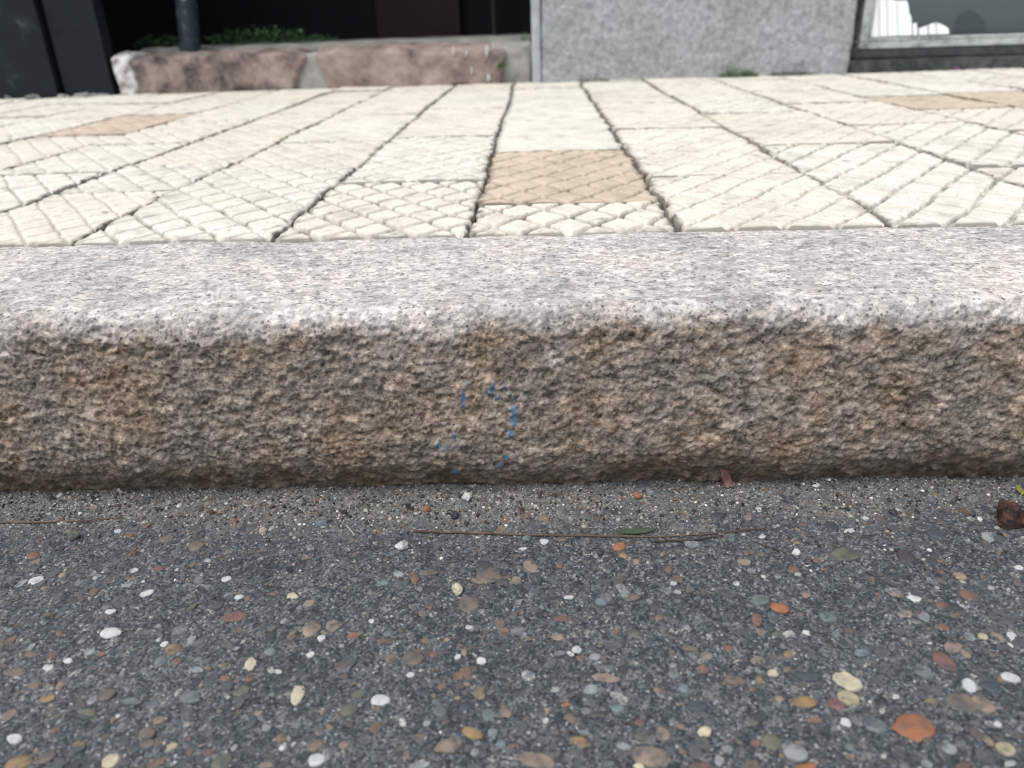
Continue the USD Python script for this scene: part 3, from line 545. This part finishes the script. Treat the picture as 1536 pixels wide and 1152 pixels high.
obj('upper_wall', block(gx0, gx1, FRONT + 0.01, FRONT + 0.31, ZB + 0.623, ZB + 3.2, 0.2, 0.004), render_mat, house)
# window on the right
wx0 = gx1 + 0.003; wx1 = wx0 + 1.30
wz = lambda py, px=1330: on_depth(px, py, FRONT + 0.03)[2]
S0, S1 = ZB - 0.03, wz(88)
obj('window_sill', block(wx0, wx1, FRONT + 0.012, FRONT + 0.16, S0, S1, 0.03, 0.006, 0.002, 30, 5), sill_wood, house)
obj('window_sill', block(wx0, wx1, FRONT + 0.030, FRONT + 0.15, S1 + 0.002, wz(74), 0.03, 0.004, 0.0015, 30, 6), sill_wood, house)
F0 = wz(74) + 0.002; fx0 = wall_x(1293, 40, FRONT + 0.04)
def box_of(*a): return block(*a)
frame = obj('window_frame', trimesh.util.concatenate([
    block(fx0, wx1 - 0.03, FRONT + 0.040, FRONT + 0.10, F0, F0 + 0.020, 0.02, 0.003, 0.0012, 40, 7),
    block(fx0, fx0 + 0.024, FRONT + 0.042, FRONT + 0.102, F0 + 0.0202, F0 + 1.20, 0.03, 0.003, 0.001, 40, 8),
    block(wx1 - 0.055, wx1 - 0.03, FRONT + 0.042, FRONT + 0.102, F0 + 0.0202, F0 + 1.20, 0.03, 0.003, 0.001, 40, 9),
    block(fx0, wx1 - 0.03, FRONT + 0.040, FRONT + 0.10, F0 + 1.2002, F0 + 1.23, 0.03, 0.003)]), frame_paint, house)
obj('glazing_bead', trimesh.util.concatenate([block(fx0 + 0.026, wx1 - 0.057, FRONT + 0.048, FRONT + 0.058, F0 + 0.0215, F0 + 0.030, 0.02, 0.002, 0.001, 60, 10), block(fx0 + 0.0255, fx0 + 0.034, FRONT + 0.048, FRONT + 0.058, F0 + 0.0305, F0 + 1.19, 0.03, 0.002)]), frame_paint, frame)
obj('pane', block(fx0 + 0.0245, wx1 - 0.0555, FRONT + 0.060, FRONT + 0.064, F0 + 0.0205, F0 + 1.1998, 0.4, 0.0005), glass, frame)
obj('backing', block(fx0 + 0.0246, wx1 - 0.0556, FRONT + 0.080, FRONT + 0.090, F0 + 0.0206, F0 + 1.19, 0.2, 0.001), blind_mat, frame)  # added panel whose grey stands in for the reflection in the pane
def outline(pts, y, thick):
    from shapely.geometry import Polygon
    q = [on_depth(a, b, y) for a, b in pts]
    t = trimesh.creation.extrude_polygon(Polygon([(v[0], v[2]) for v in q]), thick, engine='earcut')
    v = t.vertices; t.vertices = np.column_stack([v[:, 0], y + thick - v[:, 2], v[:, 1]]); return t
FY = FRONT + 0.0585
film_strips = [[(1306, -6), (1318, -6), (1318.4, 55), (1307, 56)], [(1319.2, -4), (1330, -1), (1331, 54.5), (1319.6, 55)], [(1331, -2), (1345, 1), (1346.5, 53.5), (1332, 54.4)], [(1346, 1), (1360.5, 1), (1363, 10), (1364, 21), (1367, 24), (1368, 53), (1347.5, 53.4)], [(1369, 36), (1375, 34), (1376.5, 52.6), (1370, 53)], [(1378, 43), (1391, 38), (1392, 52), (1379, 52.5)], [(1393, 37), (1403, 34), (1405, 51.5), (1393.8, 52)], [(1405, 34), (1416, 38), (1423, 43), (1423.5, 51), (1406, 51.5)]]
for q in film_strips: obj('white_film', outline(q, FY, 0.0015), film_mat, frame, smooth=False)  # thin white strips on the glass paint the reflected sky
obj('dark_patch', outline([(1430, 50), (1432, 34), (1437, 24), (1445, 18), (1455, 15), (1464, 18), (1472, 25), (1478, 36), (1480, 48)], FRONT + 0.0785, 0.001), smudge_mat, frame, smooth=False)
obj('upper_wall', block(wx0, wx1 + 0.8, FRONT + 0.01, FRONT + 0.31, F0 + 1.236, ZB + 3.2, 0.3, 0.004), render_mat, house)
obj('granite_plinth', block(wx1 + 0.003, wx1 + 0.8, FRONT, FRONT + 0.30, ZB - 0.05, F0 + 1.233, 0.03, 0.006, 0.003, 60, 13), wall_granite, house)
obj('window_recess', block(wx0 + 0.001, fx0 - 0.002, FRONT + 0.075, FRONT + 0.14, wz(74) + 0.002, F0 + 1.23, 0.05, 0.003), sill_wood, house)
obj('window_post', block(wx0 + 0.0005, wall_x(1284.5, 40, FRONT + 0.02), FRONT + 0.02, FRONT + 0.07, wz(76), F0 + 1.23, 0.05, 0.003, 0.001, 30, 14), sill_wood, house)

# doorway on the left
dx0, dx1 = wall_x(-260), gx0 - 0.006
obj('dark_board', block(wall_x(-30), wall_x(85), FRONT - 0.03, FRONT + 0.03, pave_z(FRONT) - 0.004, ZB + 2.2, 0.04, 0.006, 0.0015, 20, 15), navy, house, label='left dark navy board of the door frame')
obj('dark_board', block(wall_x(92), wall_x(166), FRONT - 0.018, FRONT + 0.04, pave_z(FRONT) - 0.004, ZB + 2.2, 0.04, 0.006, 0.0015, 20, 16), navy, house, label='right dark navy board of the door frame')
obj('dark_board', block(wall_x(84), wall_x(94), FRONT + 0.010, FRONT + 0.035, pave_z(FRONT) - 0.004, ZB + 2.2, 0.04, 0.003, 0, 20, 17), black_room, house, label='black gap strip between the two navy boards')
obj('upper_wall', block(wall_x(-30) - 0.9, wall_x(-30) - 0.003, FRONT, FRONT + 0.30, ZB - 0.05, ZB + 3.2, 0.1, 0.004), render_mat, house)
obj('upper_wall', block(wall_x(-30), dx1 + 0.002, FRONT + 0.012, FRONT + 0.31, ZB + 2.203, ZB + 3.2, 0.3, 0.004), render_mat, house)
BACK = FRONT + 1.15
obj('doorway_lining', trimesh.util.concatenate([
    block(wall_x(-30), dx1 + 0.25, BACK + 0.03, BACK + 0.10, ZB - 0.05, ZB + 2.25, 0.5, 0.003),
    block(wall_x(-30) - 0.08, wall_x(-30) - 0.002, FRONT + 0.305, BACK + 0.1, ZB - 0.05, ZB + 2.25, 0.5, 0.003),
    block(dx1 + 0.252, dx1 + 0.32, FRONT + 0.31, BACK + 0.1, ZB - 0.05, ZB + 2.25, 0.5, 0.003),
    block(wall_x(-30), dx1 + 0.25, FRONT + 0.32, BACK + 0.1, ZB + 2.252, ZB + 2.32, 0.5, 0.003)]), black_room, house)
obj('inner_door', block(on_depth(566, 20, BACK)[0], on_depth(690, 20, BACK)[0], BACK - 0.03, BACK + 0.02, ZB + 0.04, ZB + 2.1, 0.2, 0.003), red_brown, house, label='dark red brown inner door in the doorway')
obj('door_edge', block(on_depth(738, 20, BACK - .1)[0], on_depth(742, 20, BACK - .1)[0], BACK - 0.11, BACK - 0.08, ZB + 0.04, ZB + 2.1, 0.2, 0.002), sill_wood, house)

# door step
step = xf('doorstep'); tag(step, 'old pinkish stone doorstep with grey mortar in front of the dark doorway', 'doorstep')
def stone_block(px0, px1, top, y0, depth, seed, res=0.007, lean0=0, lean1=0, drop=0.0):
    x0, x1 = wall_x(px0), wall_x(px1); z1 = on_depth((px0 + px1) / 2, top, y0)[2]; mpp = (x1 - x0) / (px1 - px0)
    t = rough_box((x1 - x0, depth, z1 - ZB + 0.02), res, 0.012, 0.010, 18, seed, 5)
    v = t.vertices.copy(); u = np.clip(v[:, 0] / (x1 - x0) + 0.5, 0, 1); hgt = np.clip(v[:, 2] / (z1 - ZB + 0.02), 0, 1)
    v[:, 0] += mpp * (1 - hgt) * (lean0 * (1 - u) + lean1 * u)
    p = np.column_stack([v[:, 0] + seed, np.zeros(len(v)), np.zeros(len(v))])
    v[:, 2] += hgt * (0.030 * nz(p, 5, 2, seed) - drop * np.clip(-v[:, 1] / depth * 2, 0, 1) ** 2)      # sagging top, worn front lip
    v[:, 1] += 0.020 * nz(v + seed, 5, 2, seed + 1)
    t = trimesh.Trimesh(v, t.faces, process=False); t.apply_translation(((x0 + x1) / 2, y0 + depth / 2, ZB - 0.02)); return t
obj('stone', stone_block(186, 462, 79, FRONT - 0.006, 0.22, 51, .007, 0, -34, .012), sandstone_dark, step)
obj('stone', stone_block(477, 762, 66, FRONT - 0.004, 0.22, 52, .007, 11, -12, .022), sandstone, step)
obj('whitewashed_end', stone_block(168, 200, 79, FRONT - 0.010, 0.16, 53, .007, 6, 0, .012), whitewash, step)
obj('mortar', stone_block(425, 512, 78, FRONT + 0.014, 0.19, 54), mortar, step)
obj('mortar', stone_block(735, 797, 62, FRONT + 0.012, 0.15, 55, .007, 0, 0, .02), mortar, step)
zt = on_depth(480, 66, FRONT + 0.1)[2]
obj('slab', block(wall_x(172), dx1 - 0.001, FRONT + 0.17, BACK + 0.025, ZB - 0.03, zt + 0.002, 0.02, 0.008, 0.006, 12, 56), slab, step)
# chalky marks on the right-hand stone
for (px, py, w, hh) in ((680, 77, 3, 11), (700, 80, 2.5, 9), (730, 76, 4.5, 15), (733, 117, 5, 10), (708, 106, 2.5, 10)):
    q = on_depth(px, py, FRONT - 0.012)
    obj('white_mark', moved(pebble(w * .0021 / 2, .002, hh * .0021 / 2, int(px), 2, .3), q), STONE['white'], step)
# rubble under the boards
for i, (px, w) in enumerate(((128, 26), (152, 30), (60, 28), (20, 20), (100, 18))):
    q = on_pave(px, 139)
    t = moved(pebble(w * .0011, .010, .0075, 60 + i, 3, .75), (wall_x(px, 136), FRONT - 0.030, ZB + 0.0005), i * .7)
    tag(obj('mortar_crumb', t, mortar), ['grey mortar crumb at the foot of the right navy board', 'grey mortar crumb beside the whitewashed end of the doorstep', 'pale mortar crumb under the middle of the left navy board', 'leftmost pale mortar crumb under the left navy board', 'small mortar crumb below the gap between the navy boards'][i], 'mortar crumb')
# dark post standing on the step
pb = on_depth(285, 74, FRONT + 0.11); ptp = on_depth(276, -40, FRONT + 0.13)
ax = ptp - pb; ptp = pb + ax * 12.0
tt = np.linspace(0, 1, 40)
post = xf('post'); tag(post, 'thin blue black painted post standing on the doorstep before the dark doorway', 'post')
obj('shaft', tube(pb + (ptp - pb) * tt[:, None], 0.030 + 0.0006 * np.sin(tt * 60), 20), pipe_paint, post)
obj('foot_collar', tube([pb - [0, 0, 0.006], pb + ax * 0.06], 0.0335, 20), pipe_paint, post)

# ------------------------------------------------------------ weeds and moss
def leaves(n, spread, height, size, seed, flat=0.5):
    g = np.random.default_rng(seed); V, Fc = [], []
    for i in range(n):
        a = g.uniform(0, 2 * np.pi); r = math.sqrt(g.uniform(0, 1))
        c = np.array([math.cos(a) * r * spread[0], math.sin(a) * r * spread[1], height * g.uniform(.05, 1) * (1 - .6 * r * r)])
        b = g.uniform(0, 2 * np.pi); el = g.uniform(-0.2, 1.2) * (1 - flat)
        d = np.array([math.cos(b) * math.cos(el), math.sin(b) * math.cos(el), math.sin(el)]); s = np.cross(d, [0, 0, 1]); s /= np.linalg.norm(s); nn = np.cross(s, d)
        l = size * g.uniform(.6, 1.3); w = l * g.uniform(.3, .5)
        base = len(V) * 6
        V.append(np.array([c, c + d * l * .35 + s * w * .5 + nn * l * .06, c + d * l * .75 + s * w * .35 + nn * l * .04, c + d * l - nn * l * .1, c + d * l * .75 - s * w * .35 + nn * l * .04, c + d * l * .35 - s * w * .5 + nn * l * .06]))
        Fc += [[base, base + 1, base + 5], [base + 1, base + 2, base + 5], [base + 2, base + 4, base + 5], [base + 2, base + 3, base + 4]]
    return trimesh.Trimesh(np.vstack(V), Fc, process=False)
def weed(name, loc, n, spread, height, size, seed, m, label, cat, group=None, flat=.5):
    tag(obj(name, moved(leaves(n, spread, height, size, seed, flat), loc), m, smooth=False), label, cat, group)
zs = zt + 0.002
def on_slab(px, py):
    d = ray(px, py); return CAM + d * ((zs - CAM[2]) / d[2]) if d[2] < -1e-4 else None
def at_step(px, y): q = on_depth(px, 60, y); return np.array([q[0], y, zs])
weed('weed_clump', at_step(390, FRONT + 0.30), 520, (.17, .07), .058, .020, 1, leaf_dark, 'large green weed clump spreading over the back of the doorstep', 'weed')
weed('weed_clump', at_step(465, FRONT + 0.32), 220, (.10, .05), .028, .015, 2, leaf_dark, 'low thin green weeds on the doorstep, right of the large clump', 'weed')
weed('weed_clump', at_step(222, FRONT + 0.225), 130, (.05, .03), .038, .015, 3, leaf_dark, 'small weed clump between the navy boards and the post', 'weed')
weed('weed_clump', at_step(255, FRONT + 0.225), 90, (.035, .03), .042, .014, 4, leaf_dark, 'small weed tuft just left of the foot of the post', 'weed')
def at_wall(px, py, dy=-0.012): return on_depth(px, py, FRONT + dy)
weed('weed_clump', at_wall(754, 104), 26, (.014, .010), .020, .018, 5, leaf_green, 'bright green weed sprouting between doorstep and grey mortar', 'weed', flat=.3)
weed('weed_clump', at_wall(786, 64, .0), 30, (.010, .008), .028, .012, 6, leaf_dark, 'dark weed in the crack high beside the granite corner', 'weed', flat=.3)
weed('yellow_leaf', at_wall(675, 124, -.02), 6, (.008, .006), .014, .012, 7, yellow_leaf, 'yellow green leaf sprout at the foot of the doorstep', 'leaf', flat=.2)
def ground_at(px, dy): q = wall_x(px, 110, FRONT + dy); return np.array([q, FRONT + dy, pave_z(FRONT + dy) - 0.001])
weed('moss_patch', ground_at(1108, -.018), 420, (.062, .016), .022, .009, 8, leaf_green, 'green mossy tuft at the foot of the granite plinth', 'moss')
weed('moss_patch', ground_at(1190, -.016), 360, (.075, .013), .013, .008, 9, moss_brown, 'brown dry moss along the foot of the granite plinth', 'moss')
weed('moss_patch', ground_at(890, -.014), 150, (.05, .009), .009, .007, 12, moss_brown, 'thin brown moss in the crack below the left half of the granite plinth', 'moss')
weed('moss_patch', ground_at(690, -.016), 120, (.03, .010), .012, .007, 10, moss_brown, 'brown moss at the foot of the right doorstep stone', 'moss')
q = on_pave(1438, 108); tag(obj('petal', moved(leaves(3, (.008, .006), .012, .022, 11, .3), q), petal_mat, smooth=False), 'purple petal on the tiles in front of the window', 'petal')

# ------------------------------------------------------------ loose things along the kerb
def on_r(px, py): 
    q = on_road(px, py); q[2] = float(road_h(q[0], q[1])); return q
def loose(px, py, w, h, c, label, sub=3, cat='pebble', rough=.28, group=None):
    a, b = on_road(px - w / 2, py), on_road(px + w / 2, py); r = np.linalg.norm(b - a) / 2
    sz = r * min(1.0, h / w) * 0.95
    q = on_r(px, py + h * .25)
    t = pebble(r, r * .85, sz, int(px), sub, rough)
    tag(obj('pebble', moved(t, q + [0, 0, sz * .72], px % 3), STONE[c], smooth=50), label, cat, group)
loose(700.5, 744.5, 15, 12, 'white', 'rounded white pebble near the kerb foot below the blue paint marks')
loose(604, 818, 19, 14, 'white', 'large white pebble just left below the tip of the long twig')
loose(816, 811, 13, 10, 'white', 'white pebble touching the road side of the long twig')
loose(686, 880, 18, 17, 'cream', 'angular cream stone lying on the asphalt below the white pebbles')
loose(682, 771, 13, 12, 'black', 'small black stone between kerb and long twig')
loose(640, 763, 12, 9, 'orange', 'small orange brick crumb left of the black stone')
loose(956, 743, 14, 10, 'orange', 'orange brick chip near the kerb foot right of the blue marks')
loose(1195, 826, 13, 9, 'white', 'white pebble on the asphalt right below the end of the long twig')
loose(1340, 766, 13, 10, 'black', 'black crumb of tar close to the kerb on the right')
loose(394, 794, 11, 12, 'cream', 'cream pebble right of the flat orange stones near the kerb')
loose(110, 803, 18, 12, 'olive', 'dark olive clod below the left twig')
loose(900, 888 - 60, 10, 8, 'black', 'small dark stone below the orange flat stone near the twig')
def path_on_road(pts, lift, n=50, wob=0.0006, seed=1):
    q = np.array([on_road(*p) for p in pts]); s = np.r_[0, np.cumsum(np.linalg.norm(np.diff(q, axis=0), axis=1))]
    t = np.linspace(0, s[-1], n); o = np.stack([np.interp(t, s, q[:, i]) for i in range(3)], 1)
    o[:, 2] = road_h(o[:, 0], o[:, 1]); o[:, 2] = np.convolve(np.pad(o[:, 2], 4, mode='edge'), np.ones(9) / 9, 'valid') + lift
    o[:, 1] += wob * 2 * nz(o + seed, 60, 2, seed); return o
o = path_on_road([(620, 797), (700, 799), (800, 802), (900, 804), (1000, 805), (1060, 803), (1150, 793)], 0.0014, 70, .0008, 2)
tag(obj('twig', tube(o, np.linspace(.0007, .00040, 70)), twig_mat), 'long thin brown twig lying along the gutter', 'twig')
o = path_on_road([(-20, 783), (60, 783), (120, 782), (185, 777)], 0.0013, 30, .0006, 3)
tag(obj('twig', tube(o, np.linspace(.0008, .0004, 30)), twig_mat), 'thin brown twig by the kerb at the left', 'twig')
o = path_on_road([(975, 813), (1040, 811), (1075, 806)], 0.0012, 14, .0003, 4)
tag(obj('twig', tube(o, .0006), stem_dark), 'short dark stem beside the right part of the long twig', 'twig')
o = path_on_road([(520, 789), (532, 803)], 0.0012, 8, .0002, 5)
tag(obj('twig', tube(o, .0005), mortar), 'tiny pale stalk left of the long twig', 'twig')
o = path_on_road([(1130, 812), (1180, 828)], 0.0010, 8, .0003, 6)
tag(obj('twig', tube(o, .0004), stem_dark), 'hair thin dark stalk below the right end of the long twig', 'twig')
a, b = on_r(928, 799), on_r(984, 796)
tt = np.linspace(0, 1, 9)[:, None]; mid_ = a + (b - a) * tt + [0, 0, .0016]; wv = (0.0026 * np.sin(np.pi * (tt * .92 + .04)))
side = np.array([0.1, 1.0, 0]); V = np.vstack([mid_ - side * wv, mid_ + side * wv + [0, 0, .001], mid_ + [0, 0, -.0006]])
f = []
for i in range(8): f += [[i, i + 1, i + 10], [i, i + 10, i + 9], [i + 9, i + 10, i + 19], [i + 9, i + 19, i + 18], [i + 18, i + 19, i + 1], [i + 18, i + 1, i]]
tag(obj('grass_blade', trimesh.Trimesh(V, f, process=False), blade_mat), 'dark green blade of grass across the long twig', 'grass blade')
# red brown bud husk leaning against the kerb
q = on_r(1094, 733)
husk = rough_box((.0076, .0065, .0175), .0010, .0018, .0016, 240, 71); husk.vertices[:, 0] *= 0.82 + 0.25 * (husk.vertices[:, 2] / .0175)
tag(obj('husk', moved(husk, q + [0, .001, 0], .2, -.5, -.22), husk_mat), 'red brown husk leaning against the foot of the kerb', 'husk')
q = on_r(1522, 786)
bark = rough_box((.032, .013, .0125), .0011, .002, .0050, 170, 72, 4)
hx = bark.vertices[:, 0]; bark.vertices[:, 2] *= 1 + .45 * np.clip(-hx / .016, 0, 1) - .35 * np.exp(-((hx + .002) / .003) ** 2)
tag(obj('wood_chunk', moved(bark, q + [.006, 0, -.001], -.25), bark_mat), 'dark brown lump of rotten wood at the right by the kerb', 'wood')
q = on_r(1528, 742); tag(obj('dry_leaf', moved(leaves(2, (.002, .002), .002, .008, 21, .8), q), yellow_leaf, smooth=False), 'tiny yellow leaf scrap above the lump of wood', 'leaf')
# loose grit washed against the kerb
n = 60000
P = np.stack([rng.uniform(-0.56, 0.60, n), rng.uniform(-0.10, 0.010, n)], 1)
P = P[rng.random(n) < 0.06 + 0.94 * dust_at(np.column_stack([P, 0 * P[:, 0]]), P[:, 1])]
n = len(P); s = np.exp(rng.normal(math.log(0.00046), 0.45, n)).clip(0.0002, 0.0017)
sc = np.stack([s * rng.uniform(.9, 1.4, n), s, s * .8], 1)
grains = [pebble(1, 1, 1, 200 + i, 1, .35) for i in range(6)]
scatter('grit', grit_mat, grains, np.column_stack([P, road_h(P[:, 0], P[:, 1]) + .35 * sc[:, 2]]), sc, None, 'pale sand and grit washed against the kerb foot')

# dark crumbs of leaf and soil in the gutter
n = 170
P = np.stack([rng.uniform(-0.55, 0.58, n), -np.abs(rng.normal(0.012, 0.035, n))], 1)
s = np.exp(rng.normal(math.log(0.0011), 0.35, n)).clip(0.0006, 0.0024); sc = np.stack([s * 1.4, s * .8, s * .6], 1)
crumb_mat = random_stone('crumbs', [(0, (.012, .011, .010)), (.4, (.03, .022, .016)), (.7, (.06, .035, .022)), (.88, (.10, .06, .03))], .8)
scatter('leaf_crumbs', crumb_mat, [pebble(1, 1, 1, 300 + i, 1, .6) for i in range(5)], np.column_stack([P, road_h(P[:, 0], P[:, 1]) + .3 * sc[:, 2]]), sc, None, 'dark crumbs of leaf and soil in the gutter')
